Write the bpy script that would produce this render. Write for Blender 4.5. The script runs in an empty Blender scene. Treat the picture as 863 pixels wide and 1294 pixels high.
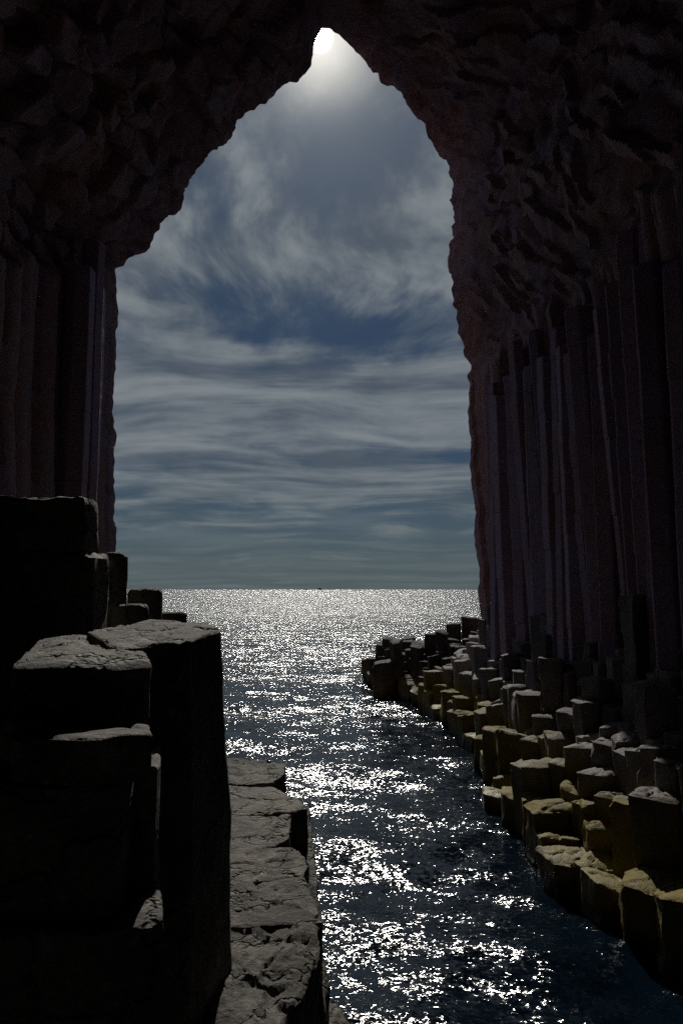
import bpy, math, random
import numpy as np
from mathutils import Vector, noise as mn

# ------------------------------------------------------------------ camera, sky, sun, exposure
S = bpy.context.scene
COL = S.collection
EYE = 5.0
PITCH = math.radians(6.2)
FPX, CX, CY = 900.0, 431.5, 647.0
cd = bpy.data.cameras.new('camera'); cam = bpy.data.objects.new('camera', cd); COL.objects.link(cam)
cam.location = (0, 0, EYE); cam.rotation_euler = (math.radians(90) + PITCH, 0, 0)
cd.sensor_fit = 'VERTICAL'; cd.sensor_height = 36.0; cd.lens = 36.0 * FPX / 1294.0
cd.clip_start = 0.05; cd.clip_end = 60000
S.camera = cam

def ray(px, py):
    x, u = (px - CX) / FPX, (CY - py) / FPX
    return np.array([x, math.cos(PITCH) - u * math.sin(PITCH), math.sin(PITCH) + u * math.cos(PITCH)])

SD = ray(404, 47); SD = SD / np.linalg.norm(SD)
EL = math.asin(SD[2]); AZ = math.atan2(SD[0], SD[1])
sl = bpy.data.lights.new('sun', 'SUN'); sl.energy = 4.0; sl.angle = math.radians(0.6); sl.color = (1, 0.95, 0.86)
sun = bpy.data.objects.new('sun', sl); COL.objects.link(sun)
sun.rotation_euler = Vector(-SD).to_track_quat('-Z', 'Y').to_euler(); sun.location = (0, 60, 60)

S.view_settings.view_transform = 'Standard'; S.view_settings.look = 'None'
S.view_settings.exposure = -0.35; S.view_settings.gamma = 1.0
S.cycles.use_denoising = False
S.cycles.max_bounces = 5; S.cycles.diffuse_bounces = 4; S.cycles.glossy_bounces = 2
S.cycles.sample_clamp_indirect = 4.0
S.cycles.caustics_reflective = True; S.cycles.blur_glossy = 1.0

class NT:
    def __init__(s, tree): s.t = tree; tree.nodes.clear()
    def n(s, kind, **kw):
        nd = s.t.nodes.new(kind)
        for k, v in kw.items():
            if k.startswith('i_'):
                key = k[2:]
                key = int(key) if key.isdigit() else key.replace('_', ' ')
                nd.inputs[key].default_value = v
            else: setattr(nd, k, v)
        return nd
    def l(s, a, b): s.t.links.new(a, b)
    def val(s, x, sock):
        if hasattr(x, 'is_output'): s.l(x, sock)
        else: sock.default_value = x
    def math(s, op, a, b=0.0, c=None, clamp=False):
        nd = s.n('ShaderNodeMath', operation=op, use_clamp=clamp)
        s.val(a, nd.inputs[0]); s.val(b, nd.inputs[1])
        if c is not None: s.val(c, nd.inputs[2])
        return nd.outputs[0]
    def mix(s, f, a, b, bt='MIX'):
        nd = s.n('ShaderNodeMix', data_type='RGBA', blend_type=bt)
        s.val(f, nd.inputs[0]); s.val(a, nd.inputs[6]); s.val(b, nd.inputs[7])
        return nd.outputs[2]
    def noise(s, vec, scale, detail=4, rough=0.5, dist=0.0, color=False):
        nd = s.n('ShaderNodeTexNoise'); nd.inputs['Scale'].default_value = scale
        nd.inputs['Detail'].default_value = detail; nd.inputs['Roughness'].default_value = rough
        nd.inputs['Distortion'].default_value = dist
        s.l(vec, nd.inputs['Vector']); return nd.outputs[1 if color else 0]
    def ramp(s, f, a, b, lo=0.0, hi=1.0):
        nd = s.n('ShaderNodeMapRange', interpolation_type='SMOOTHSTEP'); s.val(f, nd.inputs[0])
        nd.inputs[1].default_value = a; nd.inputs[2].default_value = b
        nd.inputs[3].default_value = lo; nd.inputs[4].default_value = hi
        return nd.outputs[0]
    def mapping(s, vec, scale=(1, 1, 1), loc=(0, 0, 0), rot=(0, 0, 0)):
        nd = s.n('ShaderNodeMapping'); s.l(vec, nd.inputs[0])
        nd.inputs[1].default_value = loc; nd.inputs[2].default_value = rot; nd.inputs[3].default_value = scale
        return nd.outputs[0]
    def dot(s, v, c):
        nd = s.n('ShaderNodeVectorMath', operation='DOT_PRODUCT'); s.l(v, nd.inputs[0]); nd.inputs[1].default_value = c
        return nd.outputs['Value']

W = bpy.data.worlds.new('World'); S.world = W; W.use_nodes = True
T = NT(W.node_tree)
sky = T.n('ShaderNodeTexSky', sky_type='NISHITA', sun_disc=False)
sky.sun_elevation = EL; sky.sun_rotation = AZ; sky.air_density = 1.0; sky.dust_density = 0.6; sky.ozone_density = 2.0
tc = T.n('ShaderNodeTexCoord'); G = tc.outputs['Generated']
sep = T.n('ShaderNodeSeparateXYZ'); T.l(G, sep.inputs[0])
zz = T.math('MAXIMUM', sep.outputs[2], 0.0)
den = T.math('ADD', zz, 0.16)
cx_ = T.math('DIVIDE', sep.outputs[0], den); cy_ = T.math('DIVIDE', sep.outputs[1], den)
cmb = T.n('ShaderNodeCombineXYZ'); T.l(cx_, cmb.inputs[0]); T.l(cy_, cmb.inputs[1])
CP = cmb.outputs[0]
warp = T.noise(CP, 1.3, 1, 0.5, color=True)
wv = T.n('ShaderNodeVectorMath', operation='MULTIPLY_ADD'); T.l(warp, wv.inputs[0]); wv.inputs[1].default_value = (0.42, 0.42, 0); T.l(CP, wv.inputs[2])
WP = wv.outputs[0]
big = T.noise(T.mapping(WP, (1.0, 0.9, 1), (3.1, 1.7, 0)), 2.0, 5, 0.55)
wisp = T.noise(T.mapping(WP, (1.9, 0.9, 1), (0.4, 5.2, 0), (0, 0, 0.75)), 3.0, 12, 0.6)
flat = T.noise(T.mapping(WP, (0.45, 1.5, 1), (2.4, 7.2, 0), (0, 0, 0.12)), 2.6, 9, 0.55)
lowf = T.ramp(zz, 0.26, 0.42)
wisp = T.math('ADD', T.math('MULTIPLY', wisp, lowf), T.math('MULTIPLY', flat, T.math('SUBTRACT', 1.0, lowf)))
fine = T.noise(T.mapping(WP, (1.2, 1.0, 1), (9.4, 2.2, 0), (0, 0, -0.3)), 7.0, 10, 0.6)
def band(a, b, c, d_, amp):
    return T.math('MULTIPLY', T.math('MULTIPLY', T.ramp(zz, a, b), T.ramp(zz, c, d_, 1.0, 0.0)), amp)
bias = T.math('ADD', T.math('ADD', band(0.02, 0.20, 0.29, 0.345, 0.19), band(0.33, 0.36, 0.37, 0.41, 0.01)),
              T.math('ADD', band(0.38, 0.43, 0.45, 0.53, 0.10), band(0.5, 0.62, 0.9, 1.0, 0.03)))
den_c = T.math('ADD', T.math('MULTIPLY', big, 0.75), T.math('ADD', T.math('MULTIPLY', T.math('ADD', 0.5, T.math('MULTIPLY', T.math('SUBTRACT', wisp, 0.5), T.ramp(zz, 0.10, 0.30, 0.6, 1.0))), 0.56), T.math('MULTIPLY', fine, T.ramp(zz, 0.26, 0.42, 0.04, 0.12))))
den_c = T.math('ADD', den_c, bias)
cf = T.ramp(den_c, 0.60, 0.86)
hz = T.ramp(zz, 0.0, 0.22, 0.75, 0.0)
cf2 = T.math('MAXIMUM', cf, hz)
blue = T.mix(1.0, sky.outputs[0], (0.052, 0.082, 0.116, 1), 'MULTIPLY')
fw = T.ramp(zz, 0.26, 0.42, 0.12, 0.45)
cloudc = T.mix(T.ramp(T.math('ADD', T.math('MULTIPLY', fine, fw), T.math('MULTIPLY', wisp, T.math('SUBTRACT', 1.0, fw))), 0.38, 0.66), (0.75, 0.98, 1.28, 1), (2.15, 2.42, 2.62, 1))
cloudc = T.mix(hz, cloudc, (0.95, 1.28, 1.36, 1))
base = T.mix(T.math('MULTIPLY', cf2, 0.95), blue, cloudc)
d = T.dot(G, tuple(SD)); dc = T.math('MAXIMUM', d, 0.0)
g1 = T.math('MULTIPLY', T.math('POWER', dc, 60000.0), 2500.0)
g2 = T.math('MULTIPLY', T.math('POWER', dc, 700.0), 8.0)
g3 = T.math('MULTIPLY', T.math('POWER', dc, 60.0), 0.9)
glow = T.math('ADD', T.math('ADD', g1, g2), g3)
gl = T.mix(1.0, (1, 0.97, 0.9, 1), (0, 0, 0, 1)); 
gv = T.n('ShaderNodeVectorMath', operation='SCALE'); gv.inputs[0].default_value = (1.0, 0.94, 0.82); T.l(glow, gv.inputs['Scale'])
tot = T.n('ShaderNodeVectorMath', operation='ADD'); T.l(base, tot.inputs[0]); T.l(gv.outputs[0], tot.inputs[1])
bg = T.n('ShaderNodeBackground'); T.l(tot.outputs[0], bg.inputs[0]); bg.inputs[1].default_value = 0.125
out = T.n('ShaderNodeOutputWorld'); T.l(bg.outputs[0], out.inputs[0])

# ------------------------------------------------------------------ helpers
def at_z(px, py, z):
    """point of a horizontal plane at height z seen at that pixel of the photograph"""
    r = ray(px, py); k = (z - EYE) / r[2]; return np.array([0, 0, EYE]) + r * k
def at_y(px, py, y):
    r = ray(px, py); k = y / r[1]; return np.array([0, 0, EYE]) + r * k

def tag(o, label=None, cat=None, group=None, kind=None):
    if label: o['label'] = label
    if cat: o['category'] = cat
    if group: o['group'] = group
    if kind: o['kind'] = kind
    return o

def mesh_obj(name, verts, faces, mat, parent=None, sharp=38):
    me = bpy.data.meshes.new(name)
    me.from_pydata([tuple(map(float, v)) for v in verts] if not isinstance(verts, np.ndarray) else verts.tolist(), [], faces)
    me.materials.append(mat); me.shade_smooth()
    if sharp: me.set_sharp_from_angle(angle=math.radians(sharp))
    o = bpy.data.objects.new(name, me); COL.objects.link(o)
    if parent: o.parent = parent
    return o

def grid_obj(name, P, mat, sharp=None, flip=False):
    """P: (n, m, 3) array"""
    n, m = P.shape[:2]
    me = bpy.data.meshes.new(name)
    me.vertices.add(n * m); me.vertices.foreach_set('co', P.reshape(-1).astype(np.float32))
    i = np.arange(n - 1)[:, None] * m + np.arange(m - 1)[None, :]
    q = np.stack([i, i + 1, i + m + 1, i + m], -1).reshape(-1, 4)
    if flip: q = q[:, ::-1]
    me.loops.add(q.size); me.loops.foreach_set('vertex_index', q.reshape(-1).astype(np.int32))
    me.polygons.add(len(q)); me.polygons.foreach_set('loop_start', (np.arange(len(q)) * 4).astype(np.int32))
    me.update(calc_edges=True); me.validate()
    me.materials.append(mat); me.shade_smooth()
    if sharp: me.set_sharp_from_angle(angle=math.radians(sharp))
    o = bpy.data.objects.new(name, me); COL.objects.link(o); return o

def h2(i, j, k):
    i = np.asarray(i, np.int64); j = np.asarray(j, np.int64)
    n = (i * 374761393 + j * 668265263 + k * 974634777) & 0x7fffffff
    n = ((n ^ (n >> 13)) * 1274126177) & 0x7fffffff
    n = (n ^ (n >> 16)) & 0xffffff
    return n / float(0xffffff)

def voro(u, v, seed=0, jit=0.85):
    """nearest and second nearest jittered cell; returns f1, f2, id i, id j, seed u, seed v"""
    iu, iv = np.floor(u).astype(int), np.floor(v).astype(int)
    f1 = np.full(u.shape, 9.0); f2 = np.full(u.shape, 9.0)
    bi = np.zeros(u.shape, int); bj = np.zeros(u.shape, int); bu = np.zeros(u.shape); bv = np.zeros(u.shape)
    for a in (-1, 0, 1):
        for b in (-1, 0, 1):
            ci, cj = iu + a, iv + b
            su = ci + 0.5 + jit * (h2(ci, cj, seed) - 0.5); sv = cj + 0.5 + jit * (h2(ci, cj, seed + 7) - 0.5)
            dd = np.hypot(u - su, v - sv); better = dd < f1
            f2 = np.where(better, f1, np.minimum(f2, dd))
            bi = np.where(better, ci, bi); bj = np.where(better, cj, bj)
            bu = np.where(better, su, bu); bv = np.where(better, sv, bv)
            f1 = np.where(better, dd, f1)
    return f1, f2, bi, bj, bu, bv

def vnoise(u, v, seed=0):
    iu, iv = np.floor(u), np.floor(v); fu, fv = u - iu, v - iv
    fu = fu * fu * (3 - 2 * fu); fv = fv * fv * (3 - 2 * fv); iu = iu.astype(int); iv = iv.astype(int)
    return ((h2(iu, iv, seed) * (1 - fu) + h2(iu + 1, iv, seed) * fu) * (1 - fv) +
            (h2(iu, iv + 1, seed) * (1 - fu) + h2(iu + 1, iv + 1, seed) * fu) * fv) * 2 - 1
def fbm(u, v, oct=4, seed=0):
    s = 0; a = 1.0; tot = 0
    for k in range(oct):
        s = s + a * vnoise(u * 2 ** k + 17.3 * k, v * 2 ** k + 9.1 * k, seed + k); tot += a; a *= 0.5
    return s / tot

# ------------------------------------------------------------------ materials
def rock_material(name, c1, c2, c3, moss=0.0, moss_top=1.6, wet=False, bump=0.5, crackw=0.10, moss_col=(0.21, 0.15, 0.013, 1), vein=0.0):
    m = bpy.data.materials.new(name); m.use_nodes = True; N = NT(m.node_tree)
    tc = N.n('ShaderNodeTexCoord'); geo = N.n('ShaderNodeNewGeometry'); P = geo.outputs['Position']
    oi = N.n('ShaderNodeObjectInfo')
    n1 = N.noise(P, 0.55, 5, 0.6, 0.4); n2 = N.noise(P, 3.2, 8, 0.65, 0.3); n3 = N.noise(P, 22.0, 6, 0.7)
    c = N.mix(N.ramp(n1, 0.38, 0.62), c1, c2)
    c = N.mix(N.math('MULTIPLY', N.ramp(n2, 0.48, 0.7), 0.75), c, c3)
    rv = N.math('ADD', 0.72, N.math('MULTIPLY', oi.outputs['Random'], 0.5))
    sp = N.math('MULTIPLY', rv, N.ramp(n3, 0.25, 0.75, 0.72, 1.25))
    hs = N.n('ShaderNodeVectorMath', operation='SCALE'); N.l(c, hs.inputs[0]); N.l(sp, hs.inputs['Scale']); c = hs.outputs[0]
    # pale lichen spots
    lich = N.math('MULTIPLY', N.ramp(N.noise(P, 9.0, 4, 0.6), 0.60, 0.68), 0.45)
    c = N.mix(lich, c, (0.27, 0.26, 0.23, 1) if c1[0] > 0.05 else (0.06, 0.06, 0.05, 1))
    rough = 0.8
    if moss > 0:
        spz = N.n('ShaderNodeSeparateXYZ'); N.l(P, spz.inputs[0])
        hh = N.math('ADD', spz.outputs[2], N.math('MULTIPLY', N.math('SUBTRACT', N.noise(P, 0.9, 3, 0.6), 0.5), 2.6))
        low = N.ramp(hh, moss_top - 0.4, moss_top + 0.7, 1.0, 0.0)
        mk = N.math('MULTIPLY', low, N.ramp(N.noise(P, 4.5, 6, 0.7), 0.30, 0.44))
        mc = N.mix(N.noise(P, 7.0, 4), moss_col, (0.10, 0.092, 0.03, 1))
        c = N.mix(N.math('MULTIPLY', mk, moss), c, mc)
    b = N.n('ShaderNodeBsdfPrincipled'); N.l(c, b.inputs['Base Color'])
    b.inputs['Roughness'].default_value = 0.78; b.inputs['Specular IOR Level'].default_value = 0.3
    if wet:
        spz3 = N.n('ShaderNodeSeparateXYZ'); N.l(P, spz3.inputs[0])
        tide = N.ramp(N.math('ADD', spz3.outputs[2], N.math('MULTIPLY', n2, 0.3)), 0.28, 0.50, 0.8, 0.0)
        N.l(N.mix(tide, c, (0.018, 0.015, 0.012, 1)), b.inputs['Base Color'])
        spz2 = N.n('ShaderNodeSeparateXYZ'); N.l(P, spz2.inputs[0])
        N.l(N.ramp(spz2.outputs[2], 0.15, 0.9, 0.35, 0.8), b.inputs['Roughness'])
    vo = N.n('ShaderNodeTexVoronoi', feature='DISTANCE_TO_EDGE'); vo.inputs['Scale'].default_value = 1.7
    wp = N.n('ShaderNodeVectorMath', operation='MULTIPLY_ADD'); N.l(N.noise(P, 2.0, 4, 0.6, color=True), wp.inputs[0])
    wp.inputs[1].default_value = (0.7, 0.7, 0.7); N.l(P, wp.inputs[2]); N.l(wp.outputs[0], vo.inputs['Vector'])
    crack = N.ramp(vo.outputs['Distance'], 0.0, 0.02 + 0.03 * (crackw > 0.2), 0.0, 1.0)
    h = N.math('ADD', N.math('MULTIPLY', n2, 0.7), N.math('ADD', N.math('MULTIPLY', n3, 0.22), N.math('MULTIPLY', crack, crackw)))
    h = N.math('ADD', h, N.math('MULTIPLY', N.noise(P, 80.0, 3, 0.6), 0.05))
    bp = N.n('ShaderNodeBump'); bp.inputs['Strength'].default_value = bump; bp.inputs['Distance'].default_value = 0.12
    N.l(h, bp.inputs['Height']); N.l(bp.outputs[0], b.inputs['Normal'])
    o = N.n('ShaderNodeOutputMaterial'); N.l(b.outputs[0], o.inputs[0])
    return m

M_near = rock_material('grey_basalt', (0.125, 0.113, 0.098, 1), (0.055, 0.05, 0.046, 1), (0.20, 0.184, 0.16, 1), bump=1.0, crackw=0.5)
M_wall = rock_material('cave_basalt', (0.42, 0.24, 0.25, 1), (0.37, 0.27, 0.36, 1), (0.50, 0.32, 0.24, 1), bump=0.9)
M_col = rock_material('column_basalt', (0.36, 0.27, 0.42, 1), (0.36, 0.24, 0.30, 1), (0.42, 0.31, 0.32, 1), bump=0.5)
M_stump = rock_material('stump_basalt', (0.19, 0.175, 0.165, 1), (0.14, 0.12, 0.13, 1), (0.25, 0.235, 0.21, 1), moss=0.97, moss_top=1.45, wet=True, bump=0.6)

M_tip = rock_material('shade_darkened_basalt', (0.03, 0.028, 0.026, 1), (0.02, 0.018, 0.018, 1), (0.05, 0.045, 0.038, 1), moss=0.8, moss_top=0.9, wet=True, bump=0.7, moss_col=(0.07, 0.055, 0.012, 1))  # backlit shade of the far point put into the colour; islets use it too

def water_material():
    m = bpy.data.materials.new('sea_water'); m.use_nodes = True; N = NT(m.node_tree)
    geo = N.n('ShaderNodeNewGeometry'); P = geo.outputs['Position']
    b = N.n('ShaderNodeBsdfPrincipled'); b.inputs['Base Color'].default_value = (0.0015, 0.0055, 0.011, 1)
    b.inputs['Roughness'].default_value = 0.06; b.inputs['IOR'].default_value = 1.333
    b.inputs['Roughness'].default_value = 0.09
    # slopes of the small waves, added to the modelled swell
    r1 = N.noise(N.mapping(P, (1, 1.5, 1), rot=(0, 0, 0.3)), 1.5, 3, 0.6, 0.3, color=True)
    r2 = N.noise(N.mapping(P, (1, 1.3, 1), rot=(0, 0, -0.4)), 10.0, 4, 0.7, 0.5, color=True)
    dist = N.n('ShaderNodeVectorMath', operation='LENGTH'); N.l(P, dist.inputs[0])
    open_sea = N.ramp(dist.outputs['Value'], 15.0, 110.0, 0.95, 2.4)      # sheltered in the cave, choppier outside
    gust = N.math('ADD', N.math('MULTIPLY', N.noise(N.mapping(P, (0.7, 1.6, 1)), 0.10, 6, 0.7), 0.6), N.math('MULTIPLY', N.noise(N.mapping(P, (0.6, 1.2, 1)), 0.012, 6, 0.72), 0.4))
    patch = N.math('MULTIPLY', open_sea, N.ramp(gust, 0.40, 0.60, 0.8, 1.2))
    N.l(N.ramp(dist.outputs['Value'], 12.0, 160.0, 0.10, 0.22), b.inputs['Roughness'])
    va = N.n('ShaderNodeVectorMath', operation='SUBTRACT'); N.l(r1, va.inputs[0]); va.inputs[1].default_value = (0.5, 0.5, 0.5)
    vb = N.n('ShaderNodeVectorMath', operation='SUBTRACT'); N.l(r2, vb.inputs[0]); vb.inputs[1].default_value = (0.5, 0.5, 0.5)
    sa = N.n('ShaderNodeVectorMath', operation='MULTIPLY'); N.l(va.outputs[0], sa.inputs[0]); sa.inputs[1].default_value = (0.75, 0.9, 0)
    sb_ = N.n('ShaderNodeVectorMath', operation='MULTIPLY'); N.l(vb.outputs[0], sb_.inputs[0]); sb_.inputs[1].default_value = (1.35, 1.7, 0)
    r4 = N.noise(N.mapping(P, (0.8, 1.7, 1), rot=(0, 0, 0.15)), 0.28, 5, 0.7, color=True)
    vd = N.n('ShaderNodeVectorMath', operation='SUBTRACT'); N.l(r4, vd.inputs[0]); vd.inputs[1].default_value = (0.5, 0.5, 0.5)
    se = N.n('ShaderNodeVectorMath', operation='MULTIPLY_ADD'); N.l(vd.outputs[0], se.inputs[0]); se.inputs[1].default_value = (0.35, 0.75, 0); N.l(sa.outputs[0], se.inputs[2])
    ab = N.n('ShaderNodeVectorMath', operation='ADD'); N.l(se.outputs[0], ab.inputs[0]); N.l(sb_.outputs[0], ab.inputs[1])
    sc = N.n('ShaderNodeVectorMath', operation='SCALE'); N.l(ab.outputs[0], sc.inputs[0]); N.l(patch, sc.inputs['Scale'])
    nn = N.n('ShaderNodeVectorMath', operation='ADD'); N.l(sc.outputs[0], nn.inputs[0]); N.l(geo.outputs['Normal'], nn.inputs[1])
    nz = N.n('ShaderNodeVectorMath', operation='NORMALIZE'); N.l(nn.outputs[0], nz.inputs[0])
    N.l(nz.outputs[0], b.inputs['Normal'])
    at = N.n('ShaderNodeAttribute', attribute_name='shore')
    fo = N.ramp(N.math('MULTIPLY', at.outputs['Fac'], N.noise(P, 6.5, 8, 0.8)), 0.36, 0.46, 0.0, 0.75)
    N.l(N.mix(fo, (0.0015, 0.0055, 0.011, 1), (0.42, 0.46, 0.48, 1)), b.inputs['Base Color'])
    o = N.n('ShaderNodeOutputMaterial'); N.l(b.outputs[0], o.inputs[0])
    return m
M_sea = water_material()

# ------------------------------------------------------------------ sea: one sheet to the horizon
WATER = [(6.6, 5.0), (5.3, 8.5), (4.75, 10.0), (3.95, 12.5), (3.9, 17.0), (4.4, 22.0), (4.3, 26), (3.6, 31.5), (2.4, 36.0), (1.5, 39.5)]
WY = np.array([w[1] for w in WATER]); WX = np.array([w[0] for w in WATER])
def build_sea():
    rr = 2.0 * (22000 / 2.0) ** (np.linspace(0, 1, 760))
    fa = np.radians(np.linspace(-34, 34, 430)); side = np.radians(np.linspace(34, 326, 60)[1:])
    aa = np.concatenate([fa, side])
    R, A = np.meshgrid(rr, aa, indexing='ij')
    X, Y = R * np.sin(A), R * np.cos(A)
    Z = np.zeros_like(X); rng = random.Random(5)
    for k in range(34):
        lam = 0.55 * (9.0 / 0.55) ** (k / 33.0)
        th = math.radians(rng.gauss(-100, 30)); ph = rng.uniform(0, 6.28)
        amp = 0.006 * lam ** 0.9 * rng.uniform(0.5, 1.3)
        kk = 2 * math.pi / lam
        fade = np.clip((lam / (R * 0.0125) - 2.2) / 3.0, 0, 1) * np.clip(2.0 - R / 900, 0, 1)
        w = np.sin(kk * (X * math.cos(th) + Y * math.sin(th)) + ph + 0.9 * vnoise(X / (lam * 3), Y / (lam * 3), k))
        Z += amp * fade * (1 - np.abs(w) * 0.9 if k % 2 else w)
    Z -= Z[(R < 60)].mean() * np.clip(1.5 - R / 100, 0, 1)
    o = grid_obj('sea', np.stack([X, Y, Z], -1), M_sea, flip=True)
    dsh = np.abs(X - np.interp(Y, WY, WX)) ; dsh = np.where((Y > 5) & (Y < 39.5), dsh, 9.0)
    at = o.data.attributes.new('shore', 'FLOAT', 'POINT'); at.data.foreach_set('value', np.clip(1 - dsh / 0.55, 0, 1).reshape(-1).astype(np.float32))
    tag(o, kind='structure')
build_sea()
sb = 14000.0
def islet(px0, px1, h, name, label):
    y = 9000.0; x0 = (px0 - CX) / FPX * y; x1 = (px1 - CX) / FPX * y
    n = 26; V = []; F = []
    for i in range(n + 1):
        t = i / n; x = x0 + (x1 - x0) * t
        hh = h * (math.sin(math.pi * t) ** 0.5) * (0.75 + 0.25 * math.sin(t * 9 + px0)) + 0.2
        for dy, k in ((-40, 0), (-22, 0.8), (0, 1.0), (22, 0.8), (40, 0)):
            V.append((x, y + dy, -3 + (hh + 3) * k if k else -3))
    for i in range(n):
        for j in range(4):
            a = i * 5 + j; F.append((a, a + 1, a + 6, a + 5))
    F.append((0, 1, 2, 3, 4)); F.append(tuple(n * 5 + j for j in (4, 3, 2, 1, 0)))
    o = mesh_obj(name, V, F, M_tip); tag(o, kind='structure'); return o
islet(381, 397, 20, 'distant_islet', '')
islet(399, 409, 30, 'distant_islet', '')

# ------------------------------------------------------------------ the cave: tunnel of basalt, its mouth and the cliff face around it
OUT = [(142, 690), (141, 600), (139, 515), (142, 430), (145, 343), (168, 322), (187, 304), (201, 287), (214, 268), (224, 254), (233, 240), (249, 212), (268, 196),
       (284, 170), (303, 148), (328, 130), (345, 121), (358, 104), (374, 95), (386, 86), (393, 72), (397, 50), (405, 34), (420, 42), (438, 50),
       (455, 64), (468, 84), (484, 102), (503, 123), (522, 140), (538, 162), (556, 188), (569, 212), (575, 240), (573, 285),
       (569, 325), (575, 380), (586, 430), (597, 468), (595, 515), (598, 570), (602, 640), (606, 710), (610, 772)]
def mouth_pt(px, py):
    r = ray(px, py)          # slanted mouth: y = 25 + 0.3 x
    k = 25.0 / (r[1] - 0.3 * r[0]); return np.array([0, 0, EYE]) + r * k
prof = [mouth_pt(*p) for p in OUT]
a0, a1 = prof[0], prof[-1]
prof = [np.array([a0[0] - 0.1, a0[1], -2.0])] + prof + [np.array([a1[0] + 0.5, a1[1], -2.0])]
prof = np.array(prof)
seg = np.linalg.norm(np.diff(prof, axis=0), axis=1); cum = np.concatenate([[0], np.cumsum(seg)])
L = cum[-1]; NU = int(L / 0.085)
us = np.linspace(0, L, NU)
PR = np.stack([np.interp(us, cum, prof[:, k]) for k in range(3)], -1)
# outward normal in the section plane, smoothed
sm = np.stack([np.convolve(np.pad(PR[:, k], 25, mode='edge'), np.ones(51) / 51, 'valid') for k in range(3)], -1)
tg = np.gradient(sm, axis=0); nrm = np.stack([-tg[:, 2], np.zeros(NU), tg[:, 0]], -1)
nrm /= np.linalg.norm(nrm, axis=1)[:, None]
UA = cum[1 + [p[1] for p in OUT].index(34)]       # arc length of the apex
def wall_spread(dist):     # how far the right wall stands back from the mouth line
    return 0.14 * np.minimum(dist, 10) + 0.05 * np.clip(dist - 10, 0, 8)
def wall_spread_left(dist):
    return 0.06 * np.minimum(dist, 14)

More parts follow.
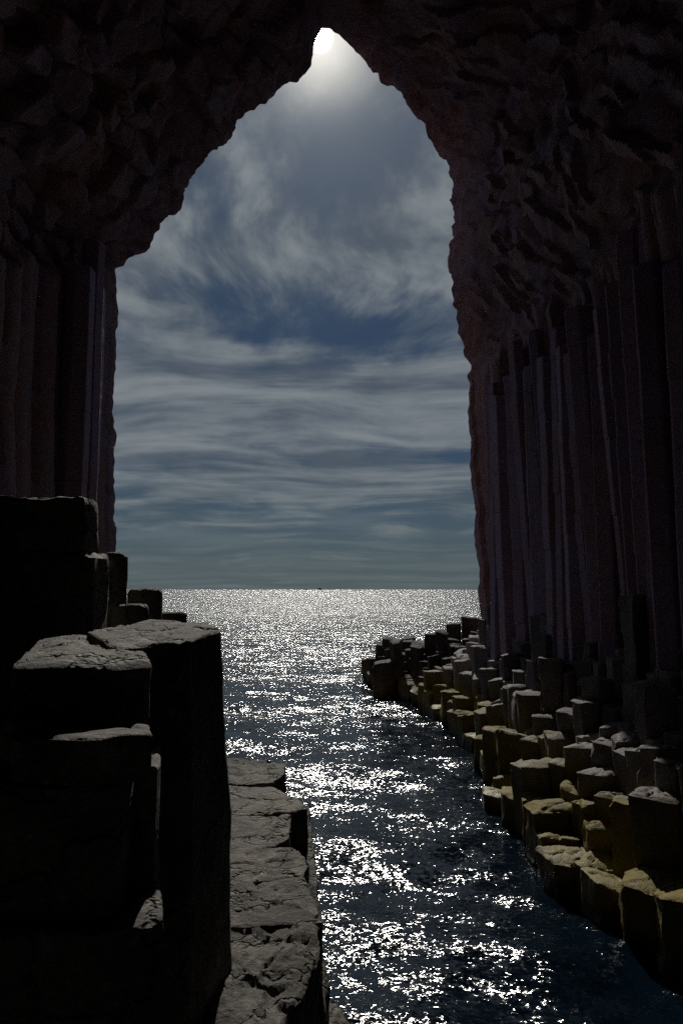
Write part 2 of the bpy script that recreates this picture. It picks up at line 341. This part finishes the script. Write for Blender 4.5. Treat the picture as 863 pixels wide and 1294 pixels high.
def build_cave():
    dv = np.concatenate([np.arange(0, 22, 0.085), np.arange(22, 60, 0.8)])
    Uu, Dv = np.meshgrid(us, dv, indexing='ij')
    B = PR[:, None, :] + np.zeros((1, len(dv), 1)); B = B.copy()
    sm2 = np.stack([np.convolve(np.pad(PR[:, k], 35, mode='edge'), np.ones(71) / 71, 'valid') for k in range(3)], -1)
    bl = np.clip((Dv - 0.3) / 2.0, 0, 1) * np.clip((15.0 - PR[:, None, 2]) / 2.0, 0, 1)
    B[:, :, 0] += bl * (sm2 - PR)[:, None, 0]
    B[:, :, 1] = PR[:, None, 1] - Dv
    right = np.clip((Uu - UA) / 6.0, -1, 1)
    B[:, :, 0] += np.where(right > 0, right * wall_spread(Dv), right * wall_spread_left(Dv))
    Zh = B[:, :, 2]
    # vertical columns low down, broken column ends and streaked rubble above
    hsplit = np.where(right > 0, 13.2 + 0.9 * fbm(Dv / 2.0, Dv * 0 + 3.0, 3, 11), 15.5 - 0.35 * Dv + fbm(Dv / 2.0, Dv * 0, 3, 12))
    up = np.clip((Zh - hsplit) / 0.5 + 0.5, 0, 1)
    # columns
    f1, f2, ci, cj, su, sv = voro(Uu / 40.0, (Dv + 0.03 * Zh) / 0.62, 3, 0.7)
    cell = h2(cj, 0 * cj, 21); q = np.abs((Dv + 0.03 * Zh) / 0.62 - sv)
    brk = h2(cj, np.floor(Zh / (1.2 + 1.5 * cell) + cell * 7).astype(int), 31)
    dcol = 0.55 * cell + 0.30 * (q * 1.5) ** 2 + 0.07 * brk
    # left ceiling: rounded broken ends ; right: elongated, diagonal
    left = 1 - np.clip(right * 3 + 0.5, 0, 1)
    wu = Uu + 0.35 * fbm(Uu / 1.3, Dv / 1.3, 3, 40); wv_ = Dv + 0.35 * fbm(Uu / 1.3, Dv / 1.3, 3, 50)
    e1, e2, ei, ej, eu, ev = voro(wu / 0.85, wv_ / 0.95, 5)
    hh = h2(ei, ej, 61); tx = h2(ei, ej, 62) - 0.5; ty = h2(ei, ej, 63) - 0.5
    dl = 0.75 * hh ** 1.3 + 0.5 * (tx * (wu / 0.85 - eu) + ty * (wv_ / 0.95 - ev)) + 0.14 * np.clip(0.18 - (e2 - e1), 0, 1) / 0.18
    du, dw = (wu * 0.72 + wv_ * 0.69), (wu * 0.69 - wv_ * 0.72)
    r1, r2, ri, rj, ru, rv = voro(du / 1.5, dw / 0.36, 6)
    rh = h2(ri, rj, 71); rt = h2(ri, rj, 72) - 0.5
    dr = 0.40 * rh + 0.4 * rt * (du / 1.5 - ru) + 0.35 * (h2(ri, rj, 73) - .5) * (dw / 0.36 - rv)
    dup_ = left * dl + (1 - left) * dr
    disp = up * dup_ + (1 - up) * dcol * np.where(right > 0, 1.0, 0.45)
    big = 0.8 * (0.5 + 0.5 * fbm(Uu / 4.0, Dv / 3.5, 3, 80))
    fineN = 0.07 * fbm(Uu / 0.35, Dv / 0.35, 3, 90) + 0.12 * (1 - np.clip(Dv / 1.0, 0, 1)) * fbm(Uu / 0.28, Dv / 0.5, 2, 91)
    lip = np.clip(Dv / 2.5, 0, 1)
    edge_scale = 0.10 + 0.9 * lip
    sunlip = np.clip((np.abs(Uu - UA) - 0.3) / 1.6, 0.1, 1)   # smaller blocks round the apex
    tot = (disp * edge_scale * sunlip + big * lip * (0.35 + 0.65 * up) + fineN * sunlip * (0.35 + 0.65 * up)) 
    tot = tot - 0.12 * (1 - lip) 
    B += nrm[:, None, :] * tot[:, :, None]
    # rough the lip itself along y so the mouth is not one plane
    B[:, :, 1] += (1 - lip) * 0.5 * fbm(Uu / 0.8, 0 * Uu, 3, 99)
    # outer cliff face round the mouth
    K = 24; rings = []
    for k in range(K, 0, -1):
        f = k / K; off = 60 * f ** 2
        r = B[:, 0, :] + nrm * off
        r[:, 2] = np.clip(r[:, 2], -3, 40 + 0 * r[:, 2]); r[:, 0] = np.clip(r[:, 0], -70, 70)
        nz = 0.6 * fbm(r[:, 0] / 1.1, r[:, 2] / 6.0, 4, 101)
        r[:, 1] = B[:, 0, 1] + min(off, 3) * 0.25 * 0 + nz * min(1, off) - off * 0.05
        rings.append(r)
    P = np.concatenate([np.stack(rings, 1), B], 1)
    # back wall of the cave closes towards a point
    last = P[:, -1, :]; c = last.mean(0)
    endr = [last + (c - last) * t + np.array([0, -2.5 * t, 0]) for t in (0.35, 0.7, 1.0)]
    P = np.concatenate([P, np.stack(endr, 1)], 1)
    o = grid_obj('cave_rock', P, M_wall, sharp=30)
    tag(o, kind='structure')
build_cave()

# ------------------------------------------------------------------ prisms of basalt
def resample(poly, step, rounding=0.12):
    P = np.array(poly, float)
    if np.sum(P[:, 0] * np.roll(P[:, 1], -1) - np.roll(P[:, 0], -1) * P[:, 1]) < 0: P = P[::-1]
    Q = []
    n = len(P)
    for i in range(n):
        a, b, c = P[i - 1], P[i], P[(i + 1) % n]
        Q.append(b + (a - b) * rounding); Q.append(b + (c - b) * rounding)
    Q = np.array(Q); out = []
    for i in range(len(Q)):
        a, b = Q[i], Q[(i + 1) % len(Q)]; k = max(1, int(round(np.linalg.norm(b - a) / step)))
        for t in range(k): out.append(a + (b - a) * t / k)
    return np.array(out)

def prism(name, poly, z0, z1, mat, step=0.12, vstep=None, tilt=(0, 0), rough=0.05, seed=0, lean=(0, 0), flare=0.0, edge=0.05,
          joints=0.0, top_rough=None, rounding=0.12, parent=None, sharp=40, dome=0.0):
    """a rough-sided rock prism standing on polygon poly between z0 and z1; lean = xy shift per metre of height"""
    R = resample(poly, step, rounding); n = len(R); c = R.mean(0)
    vstep = vstep or step * 1.4; nh = max(3, int((z1 - z0) / vstep))
    inr = np.sqrt(max(1e-4, abs(np.sum(R[:, 0] * np.roll(R[:, 1], -1) - np.roll(R[:, 0], -1) * R[:, 1])) / 2 / math.pi))
    rings = [(1.0 + flare * (z1 - z) / max(0.1, z1 - z0), z) for z in np.linspace(z0, z1 - edge, nh)]
    e = edge / inr
    rings += [(1 - 0.3 * e, z1 - edge * 0.35), (1 - 1.0 * e, z1)]
    k = max(2, int(inr / step)); 
    for t in range(1, k): rings.append(((1 - e) * (1 - t / k), z1 + dome * (1 - (1 - t / k) ** 2)))
    V = []; so = seed * 13.37
    tr = rough if top_rough is None else top_rough
    for ri, (s, z) in enumerate(rings):
        on_top = ri >= nh
        for p in R:
            q = c + (p - c) * s
            x = q[0] + lean[0] * (z - z0); y = q[1] + lean[1] * (z - z0)
            zz = z + ((q[0] - c[0]) * tilt[0] + (q[1] - c[1]) * tilt[1]) * ((z - z0) / (z1 - z0)) ** 3
            v = Vector((x * 1.6 + so, y * 1.6, zz * 1.1))
            w = mn.noise_vector(v) + 0.5 * mn.noise_vector(v * 2.3) + 0.32 * mn.noise_vector(v * 5.1) + 0.2 * mn.noise_vector(v * 11.0)
            if on_top:
                rg = mn.noise(Vector((x * 1.3 + so, y * 2.6, 3.1))) + 0.35 * mn.noise(Vector((x * 5.0 + so, y * 5.0, 1.1)))
                d = Vector((w.x * rough * 0.6, w.y * rough * 0.6, w.z * tr - min(0.05, tr * 1.4) * max(0.0, 1 - abs(rg) * 9)))
            else:
                d = Vector((w.x * rough, w.y * rough, 0))
                if joints:
                    jz = math.floor(z / joints + 0.37 * seed); jj = (math.sin(jz * 12.9 + seed * 7.7) * 43758.5) % 1 - 0.5
                    rad = (q - c) / (np.linalg.norm(q - c) + 1e-6); d.x += rad[0] * jj * 0.08; d.y += rad[1] * jj * 0.08
            V.append((x + d.x, y + d.y, zz + d.z))
    m = len(rings); F = []
    for i in range(m - 1):
        for j in range(n):
            a = i * n + j; b = i * n + (j + 1) % n; F.append((a, b, b + n, a + n))
    zc = z1 + dome + (c[0] * 0)
    V.append((c[0] + lean[0] * (z1 - z0), c[1] + lean[1] * (z1 - z0), np.mean([V[(m - 1) * n + j][2] for j in range(n)])))
    top = len(V) - 1
    for j in range(n): F.append(((m - 1) * n + j, (m - 1) * n + (j + 1) % n, top))
    F.append(tuple(reversed(range(n))))
    return mesh_obj(name, V, F, mat, parent, sharp)

def px_poly(pts, z): return [at_z(a, b, z)[:2] for a, b in pts]

# ------------------------------------------------------------------ shelf of broken columns on the right
def water_x(y): return np.interp(y, WY, WX)
foot = prof[-2]                                                     # foot of the right jamb
def wall_x(y, z=4.0):
    """x of the right wall inside the cave, further out the flank of the outer cliff"""
    d = foot[1] - y
    base = np.interp(z, prof[::-1][:12, 2], prof[::-1][:12, 0])
    if d >= 0: return base + float(wall_spread(np.array(d)))
    return base + 0.4 + 0.35 * max(0, -d)
print('FOOT', foot, [wall_x(y) for y in (8, 12, 16, 20, 24, 28)])

EXPL = [(505, 810, 2.55), (527, 816, 2.35), (546, 801, 2.9), (575, 788, 3.4), (596, 780, 3.7), (560, 798, 3.1), (487, 836, 1.6), (836, 1003, 1.9), (842, 1108, 0.9), (795, 1062, 0.75), (765, 1085, 0.55), (775, 1003, 1.4), (735, 992, 1.25), (700, 1010, 0.9), (760, 1042, 0.95),
        (845, 935, 2.35), (800, 928, 2.3), (788, 893, 2.55), (757, 880, 2.6), (735, 905, 2.0), (700, 905, 1.9), (722, 935, 1.5), (800, 832, 3.15), (768, 838, 3.05),
        (850, 838, 3.4), (705, 842, 2.9), (735, 846, 2.85), (835, 872, 2.9), (863, 850, 3.3),
        (672, 832, 2.9), (645, 838, 2.6), (740, 800, 3.6), (710, 792, 3.7), (650, 850, 2.2), (765, 775, 4.3), (800, 765, 4.5), (640, 1000, 0.4), (655, 890, 1.6)]
def build_shelf():
    rng = random.Random(11); seeds = []
    for px, py, z in EXPL:
        p = at_z(px, py, z)
        seeds.append((p[0], p[1], z, True))
    # two tall blocks leaning on the wall
    seeds.append((at_y(748, 720, 19.5)[0], 19.5, at_y(748, 718, 19.5)[2], True))
    seeds.append((at_y(812, 760, 15.5)[0], 15.5, at_y(812, 752, 15.5)[2], True))
    def sp(y): return float(np.interp(y, [6, 10, 14, 20, 26, 40], [0.70, 0.62, 0.56, 0.54, 0.54, 0.54]))
    tries = 0
    while tries < 30000:
        tries += 1
        y = rng.uniform(8.3, 39.8); x0 = water_x(y) + 0.05; x1 = (wall_x(y) + 0.3) if y < foot[1] else (x0 + 0.3 + 3.4 * (1 - (y - foot[1]) / (40.5 - foot[1])) ** 0.7)
        x = rng.uniform(x0, x1)
        s = sp(y)
        if tries > 12000: s *= 0.78
        if all((x - a) ** 2 + (y - b) ** 2 > (s * 0.95) ** 2 for a, b, _, _ in seeds):
            t = (x - x0) / max(0.8, x1 - x0)
            zmax = np.interp(y, [8, 14, 22, 28, 33, 40], [3.4, 3.5, 3.8, 3.95, 2.9, 1.6])
            z = 0.6 + (zmax - 0.6) * min(1, t) ** 0.75 + rng.gauss(0, 0.30)
            if y > 33: z = 0.6 + 1.5 * min(1, t * 1.4) + rng.uniform(-0.3, 0.5)
            seeds.append((x, y, max(0.12, z), False))
    # frame seeds that only limit the outer cells
    return seeds, sp
SEEDS, SPF = build_shelf()
print('stumps', len(SEEDS))

def clip(poly, a, b, c):
    out = []
    for i in range(len(poly)):
        p, q = poly[i], poly[(i + 1) % len(poly)]
        dp, dq = a * p[0] + b * p[1] - c, a * q[0] + b * q[1] - c
        if dp <= 0: out.append(p)
        if dp * dq < 0:
            t = dp / (dp - dq); out.append((p[0] + (q[0] - p[0]) * t, p[1] + (q[1] - p[1]) * t))
    return out
def cell_poly(i, seeds, rad):
    x, y = seeds[i][:2]
    ph = (i * 2.399) % 1.0
    poly = [(x + rad * math.cos(ph + k * math.pi / 3), y + rad * math.sin(ph + k * math.pi / 3)) for k in range(6)]
    for j, s in enumerate(seeds):
        if j == i: continue
        dx, dy = s[0] - x, s[1] - y; dd = math.hypot(dx, dy)
        if dd > 2.2 * rad or dd < 1e-6: continue
        gap = 0.012
        a, b = dx / dd, dy / dd; poly = clip(poly, a, b, a * x + b * y + dd / 2 - gap)
        if len(poly) < 3: return None
    return poly

from collections import defaultdict
ZN = defaultdict(list)
for i, (x, y, z, ex) in enumerate(SEEDS):
    poly = cell_poly(i, SEEDS, SPF(y) * 1.05)
    if not poly or len(poly) < 3: continue
    rr = random.Random(i * 7 + 1)
    near = y < 16
    st = 0.055 if y < 14 else 0.08 if y < 20 else 0.12
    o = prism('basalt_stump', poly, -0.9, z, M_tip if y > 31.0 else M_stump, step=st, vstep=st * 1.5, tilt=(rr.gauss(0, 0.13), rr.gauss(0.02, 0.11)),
              rough=(0.05 if z > 1.4 else 0.075) * (1.0 if near else 0.75), seed=i, edge=rr.uniform(0.012, 0.03) if z > 1.3 else rr.uniform(0.02, 0.08),
              joints=rr.uniform(0.5, 1.1), dome=rr.uniform(0, 0.05), lean=(-0.03, 0.0), flare=0.05, top_rough=0.04, rounding=0.04)
    ZN[i] = o

# labels for the stumps: bands along the shore, counted from the water
def ordn(k):
    w = ['first', 'second', 'third', 'fourth', 'fifth', 'sixth', 'seventh', 'eighth', 'ninth', 'tenth', 'eleventh', 'twelfth', 'thirteenth', 'fourteenth', 'fifteenth', 'sixteenth']
    return w[k] if k < len(w) else str(k + 1) + 'th'
ROWS = [(-9, 11.0, 'nearest row at right'), (11, 12.6, 'second nearest row at right'), (12.6, 14, 'third nearest row at right'),
        (14, 15.6, 'fourth nearest row at right'), (15.6, 17, 'fifth nearest row at right'), (17, 18.3, 'sixth nearest row at right')]
for lo, hi, nm in ROWS:
    ids = sorted([i for i in ZN if lo <= SEEDS[i][1] < hi], key=lambda i: SEEDS[i][0])
    for k, i in enumerate(ids):
        z = SEEDS[i][2]; look = 'olive mossy low' if z < 1.3 else 'grey flat-topped' if z < 2.8 else 'tall dark'
        tag(ZN[i], '%s basalt stump, %s from the water in the %s' % (look, ordn(k), nm), 'basalt column', 'broken basalt columns of the right shelf')
FAR = [(18.3, 21, 'level with the tall wall columns'), (21, 24, 'below the inner wall of the cave mouth'), (24, foot[1], 'at the foot of the right jamb'), (foot[1], 33, 'just outside the cave mouth'), (33, 60, 'on the dark point that juts into the sea')]
for lo, hi, nm in FAR:
    for i in ZN:
        x, y, z, ex = SEEDS[i]
        if lo <= y < hi:
            look = 'low weedy' if z < 1.2 else 'middle-height' if z < 2.6 else 'high grey-topped'
            tag(ZN[i], '%s basalt stump %s' % (look, nm), 'basalt column', '%s stumps %s' % (look, nm))

def jointed_column(name, poly, z0, z1, mat, lean, seed, jlen):
    rng = random.Random(seed * 31 + 5); P = np.array(poly); c = P.mean(0); R = []
    n = len(P)
    for i in range(n):
        a, b, d = P[i - 1], P[i], P[(i + 1) % n]; R += [b + (a - b) * 0.05, b + (d - b) * 0.05]
    R = np.array(R); m = len(R); rings = []; z = z0
    while z < z1 - 0.15:
        h = min(z1 - z, rng.uniform(0.5, 1.5) * jlen); s = rng.uniform(0.95, 1.05); ox, oy = rng.gauss(0, 0.012), rng.gauss(0, 0.012)
        g = rng.uniform(0.012, 0.035); gg = 0.05 if rng.random() < 0.4 else 0.02
        rings += [(s - gg, z + 0.002, ox, oy), (s, z + g, ox, oy), (s * rng.uniform(0.99, 1.01), z + h * 0.5, ox, oy), (s, z + h - g, ox, oy), (s - gg, z + h - 0.002, ox, oy)]
        z += h
    V = []
    for s, zz, ox, oy in rings:
        for q in range(m):
            p = c + (R[q] - c) * s; w = mn.noise_vector(Vector((p[0] * 3 + seed, p[1] * 3, zz * 2.2))) * 0.012
            V.append((p[0] + ox + lean[0] * (zz - z0) + w.x, p[1] + oy + lean[1] * (zz - z0) + w.y, zz + w.z))
    F = [(i * m + j, i * m + (j + 1) % m, (i + 1) * m + (j + 1) % m, (i + 1) * m + j) for i in range(len(rings) - 1) for j in range(m)]
    F += [tuple(range((len(rings) - 1) * m, len(rings) * m)), tuple(reversed(range(m)))]
    return mesh_obj(name, V, F, mat, sharp=20)

# ------------------------------------------------------------------ tall columns of the right wall
def tall_columns():
    rng = random.Random(3); k = 0; y = foot[1] - 1.2
    xz = lambda y, z: wall_x(y, z)
    while y > 8.5:
        r = rng.uniform(0.24, 0.42); y -= r * 0.95
        ztop = 12.2 + rng.uniform(-0.9, 1.3); zf = 2.2
        xa = xz(y, zf) + rng.uniform(-0.25, 0.30); xb = xz(y, ztop) + rng.uniform(-0.05, 0.35) + 0.1
        nside = rng.choice([5, 6, 6, 6]); ph = rng.uniform(0, 1)
        poly = [(xa + r * math.cos(ph + 2 * math.pi * q / nside) * rng.uniform(0.9, 1.1), y + r * math.sin(ph + 2 * math.pi * q / nside) * rng.uniform(0.9, 1.1)) for q in range(nside)]
        o = jointed_column('wall_column', poly, zf, ztop, M_col, ((xb - xa) / (ztop - zf), 0.0), 200 + k, rng.uniform(0.7, 1.8))
        tag(o, 'tall dark basalt column, %s from the cave mouth along the right wall' % ordn(k), 'basalt column', 'tall columns of the right wall')
        y -= r * 0.85; k += 1
    print('tall', k)
tall_columns()
lf = prof[1]
def left_columns():
    rng = random.Random(8); y = lf[1] - 0.9; k = 0
    while k < 3:
        r = rng.uniform(0.32, 0.5); y -= r
        xa = lf[0] - float(wall_spread_left(np.array(lf[1] - y))) - rng.uniform(0.05, 0.35)
        ztop = 15.4 - 0.35 * (lf[1] - y) + rng.uniform(-0.8, 0.8)
        ph = rng.uniform(0, 1)
        poly = [(xa + r * math.cos(ph + math.pi * q / 3), y + r * math.sin(ph + math.pi * q / 3)) for q in range(6)]
        o = jointed_column('wall_column', poly, 0.5, ztop, M_col, (0, 0), 300 + k, 1.6)
        tag(o, 'tall dark basalt column, %s from the cave mouth along the left wall' % ordn(k), 'basalt column', 'tall columns of the left wall')
        y -= r * 0.9; k += 1
left_columns()

# ------------------------------------------------------------------ the left bank: big near blocks
def block(name, label, poly, z0, z1, group=None, **kw):
    kw.setdefault('step', 0.05); kw.setdefault('vstep', 0.07); kw.setdefault('rough', 0.025)
    o = prism(name, poly, z0, z1, M_near, **kw); tag(o, label, 'rock'); 
    if group: o['group'] = group
    return o
xy = lambda px, py, y: at_y(px, py, y)[:2]
# E: lit block
block('rock_block', 'dark block with a lit sloping grey top, left of the deep squared block', px_poly([(14, 838), (48, 809), (96, 800), (150, 810), (186, 822), (192, 833), (120, 837), (60, 841)], 4.6), 3.3, 4.6,
      seed=1, rough=0.02, tilt=(0.0, 0.0), top_rough=0.02, dome=0.03, rounding=0.1)
# D: deep squared block, upper and lower length
def D():
    top = np.array([xy(110, 800, 5.5), xy(150, 800, 4.75), xy(186, 800, 4.82), xy(238, 800, 5.02), xy(277, 800, 5.72), xy(262, 800, 6.3), xy(190, 800, 6.5)])
    block('rock_block', 'deep squared block with dark face and flat lit top standing beside the sea', top, 3.32, 4.68, seed=2, rough=0.018, flare=0.22, rounding=0.03, tilt=(0, 0.06), edge=0.02)
    c = top.mean(0); low = c + (top - c) * 1.27
    block('rock_block', 'lower length of the deep squared dark block, reaching the bottom edge', low, 0.5, 3.34, seed=3, rough=0.02, flare=0.12, rounding=0.03, edge=0.03)
D()
# F: thin-topped step in front of E
zF = 4.29
block('rock_block', 'dark step with a thin pale lichened top edge below the sloping lit block', px_poly([(12, 927), (60, 911), (190, 913), (194, 926), (110, 931)], zF), 4.06, zF, seed=4, rough=0.012, top_rough=0.012, step=0.03, vstep=0.04, rounding=0.06, edge=0.02)
block('rock_block', 'small dark ledge block at the left edge beside the pale thin step', px_poly([(-60, 902), (-60, 888), (50, 890), (60, 908), (58, 913)], 4.34), 4.0, 4.34, seed=5, rough=0.012, step=0.03, vstep=0.04, edge=0.02)
# G: face below it with rounded corner
g = [xy(-60, 1100, 3.60), xy(140, 1100, 3.60), xy(158, 1110, 3.72), xy(170, 1110, 3.97), xy(199, 1110, 3.99), xy(199, 1100, 4.6), xy(-60, 1100, 4.6)]
block('rock_block', 'broad dark block face with rounded right corner above the lowest pale ledge', g, 3.3, 4.05, seed=6, rough=0.012, step=0.035, vstep=0.045, rounding=0.14, edge=0.02)
h = [*px_poly([(-60, 1178), (120, 1176), (208, 1163), (203, 1118)], 3.43), xy(203, 1110, 4.7), xy(-60, 1110, 4.7)]
block('rock_block', 'lowest pale ledge with dark face running off the bottom left corner', h, 1.2, 3.43, seed=7, rough=0.012, step=0.035, vstep=0.05, rounding=0.05, edge=0.025)
# B: tall block behind
y = 6.7
b0 = [xy(-140, 700, y), xy(118, 700, y), xy(141, 700, y + 0.4), xy(120, 700, y + 1.8), xy(-140, 700, y + 2.2)]
block('rock_block', 'tall dark block rising at the left edge behind the lit sloping block', b0, 3.2, float(at_y(139, 698, y)[2]), seed=8, rough=0.035, rounding=0.05, flare=0.02)
b1 = [xy(-140, 640, y + .05), xy(105, 640, y + .05), xy(126, 640, y + .4), xy(110, 640, y + 1.5), xy(-140, 640, y + 2.0)]
block('rock_block', 'rough-edged top layer of the tall dark block at the left edge', b1, float(at_y(139, 700, y)[2]) - 0.1, float(at_y(100, 629, y)[2]), seed=9, rough=0.035, top_rough=0.05, rounding=0.08, edge=0.04)
# C: rocks behind
def rock(label, px0, px1, pyt, y, zb, seed, sq=0.8, **kw):
    c = at_y((px0 + px1) / 2, pyt, y); w = (px1 - px0) / 2 / FPX * y * 1.0
    n = 7; poly = [(c[0] + w * math.cos(0.3 + 2 * math.pi * k / n) * random.Random(seed + k).uniform(0.92, 1.05), y + w * sq * math.sin(0.3 + 2 * math.pi * k / n)) for k in range(n)]
    kw.setdefault('rounding', 0.25); kw.setdefault('edge', w * 0.25)
    return block('rock', label, poly, zb, float(c[2]), seed=seed, **kw)
rock('upright dark stump close behind the tall left block', 128, 163, 699, 9.5, 2, 20, edge=0.05)
rock('rounded dark boulder nearest the horizon line on the left bank', 160, 209, 743, 10.8, 2, 21, step=0.07, vstep=0.1)
rock('low knobbly rock in front of the rounded boulder', 142, 190, 763, 9.3, 3, 22, step=0.07, vstep=0.1)
rock('small low rock right of the rounded boulder against the sea', 198, 238, 772, 11.8, 2.5, 23, step=0.07, vstep=0.1)
# I: lit slabs at the waterline side
def slab(label, pts, z, seed, **kw):
    kw.setdefault('rough', 0.05); kw.setdefault('top_rough', 0.026); kw.setdefault('rounding', 0.05); kw.setdefault('step', 0.05); kw.setdefault('vstep', 0.1)
    return block('rock_slab', label, px_poly(pts, z), -0.8, z, group='lit slabs stepping down beside the water', seed=seed, **kw)
slab('farthest small lit slab under the deep block, its top touching the glitter', [(286, 958), (335, 960), (362, 965), (360, 978), (344, 990), (286, 990)], 2.22, 31, edge=0.015)
slab('second farthest lit slab with a pointed right corner', [(286, 992), (345, 995), (375, 1007), (391, 1019), (372, 1027), (286, 1030)], 2.205, 32, edge=0.015)
slab('squarish lit slab with a chipped dark right side', [(284, 1029), (368, 1028), (366, 1055), (352, 1068), (284, 1073)], 2.2, 33, edge=0.015)
slab('dark lower shoulder beside the squarish lit slab', [(360, 1015), (392, 1018), (396, 1060), (400, 1100), (408, 1180), (395, 1190), (352, 1066)], 1.7, 36, edge=0.05)
slab('lit slab crossed by a thin dark crack, tapering to the right', [(284, 1071), (378, 1071), (392, 1091), (384, 1106), (284, 1115)], 2.205, 34, edge=0.015)
slab('pale smooth lit slab above the broken hollow', [(282, 1113), (386, 1107), (400, 1140), (403, 1165), (380, 1168), (282, 1172)], 2.2, 35, edge=0.015, rough=0.06)
slab('largest lit slab, broken and hollowed, at the bottom edge', [(280, 1169), (404, 1166), (400, 1200), (384, 1250), (350, 1300), (330, 1345), (260, 1345), (262, 1200)], 2.19, 37, rough=0.07, top_rough=0.09, edge=0.03, step=0.04, vstep=0.08)
slab('dark face of rock falling to the water below the broken slab', [(404, 1185), (412, 1225), (412, 1345), (335, 1345), (384, 1252)], 1.3, 38, edge=0.10)
slab('low dark weedy rock at the very bottom in the glitter', [(412, 1250), (430, 1262), (446, 1290), (450, 1345), (400, 1345)], 0.7, 39, edge=0.12)

# terraces of the left bank that carry the blocks (mostly hidden), ledge the photographer stands on
def terrace(name, poly, z0, z1, seed, **kw):
    o = prism(name, poly, z0, z1, M_near, step=0.25, vstep=0.35, rough=0.12, seed=seed, rounding=0.1, edge=0.1, **kw); tag(o, kind='structure'); return o
terrace('rock_ledge', [(-3.2, -8), (0.4, -8), (0.35, 1.2), (-0.3, 2.4), (-3.2, 2.8)], -1.5, 3.3, 51)
terrace('rock_terrace', [(-12, -8), (-3.1, -8), (-2.6, 5.0), (-2.7, 9.0), (-3.4, 11.5), (-5.2, 15), (-6.6, 20), (-7.0, 24), (-12, 24)], -1.5, 3.4, 52)
terrace('rock_terrace', [(4.8, -8), (14, -8), (14, 8.5), (6.0, 8.2), (5.0, 6)], -1.5, 2.4, 53)

for k, (px, w, y_, lab) in enumerate([(8, 7, 7.0, 'leftmost'), (27, 9, 7.15, 'flat wide'), (44, 6, 6.95, 'tiny middle'), (58, 8, 7.1, 'rightmost')]):
    zt = float(at_y(100, 629, 6.7)[2]); c = at_y(px, 628, y_); r = w / FPX * y_
    poly = [(c[0] + r * math.cos(k + 2 * math.pi * q / 6), y_ + r * math.sin(k + 2 * math.pi * q / 6)) for q in range(6)]
    block('loose_stone', lab + ' loose stone on the rim of the tall dark block at the left edge', poly, zt - 0.05, zt + 0.035 + 0.01 * (k % 2), seed=70 + k, step=0.02, vstep=0.02, rough=0.01, edge=0.015, rounding=0.2)
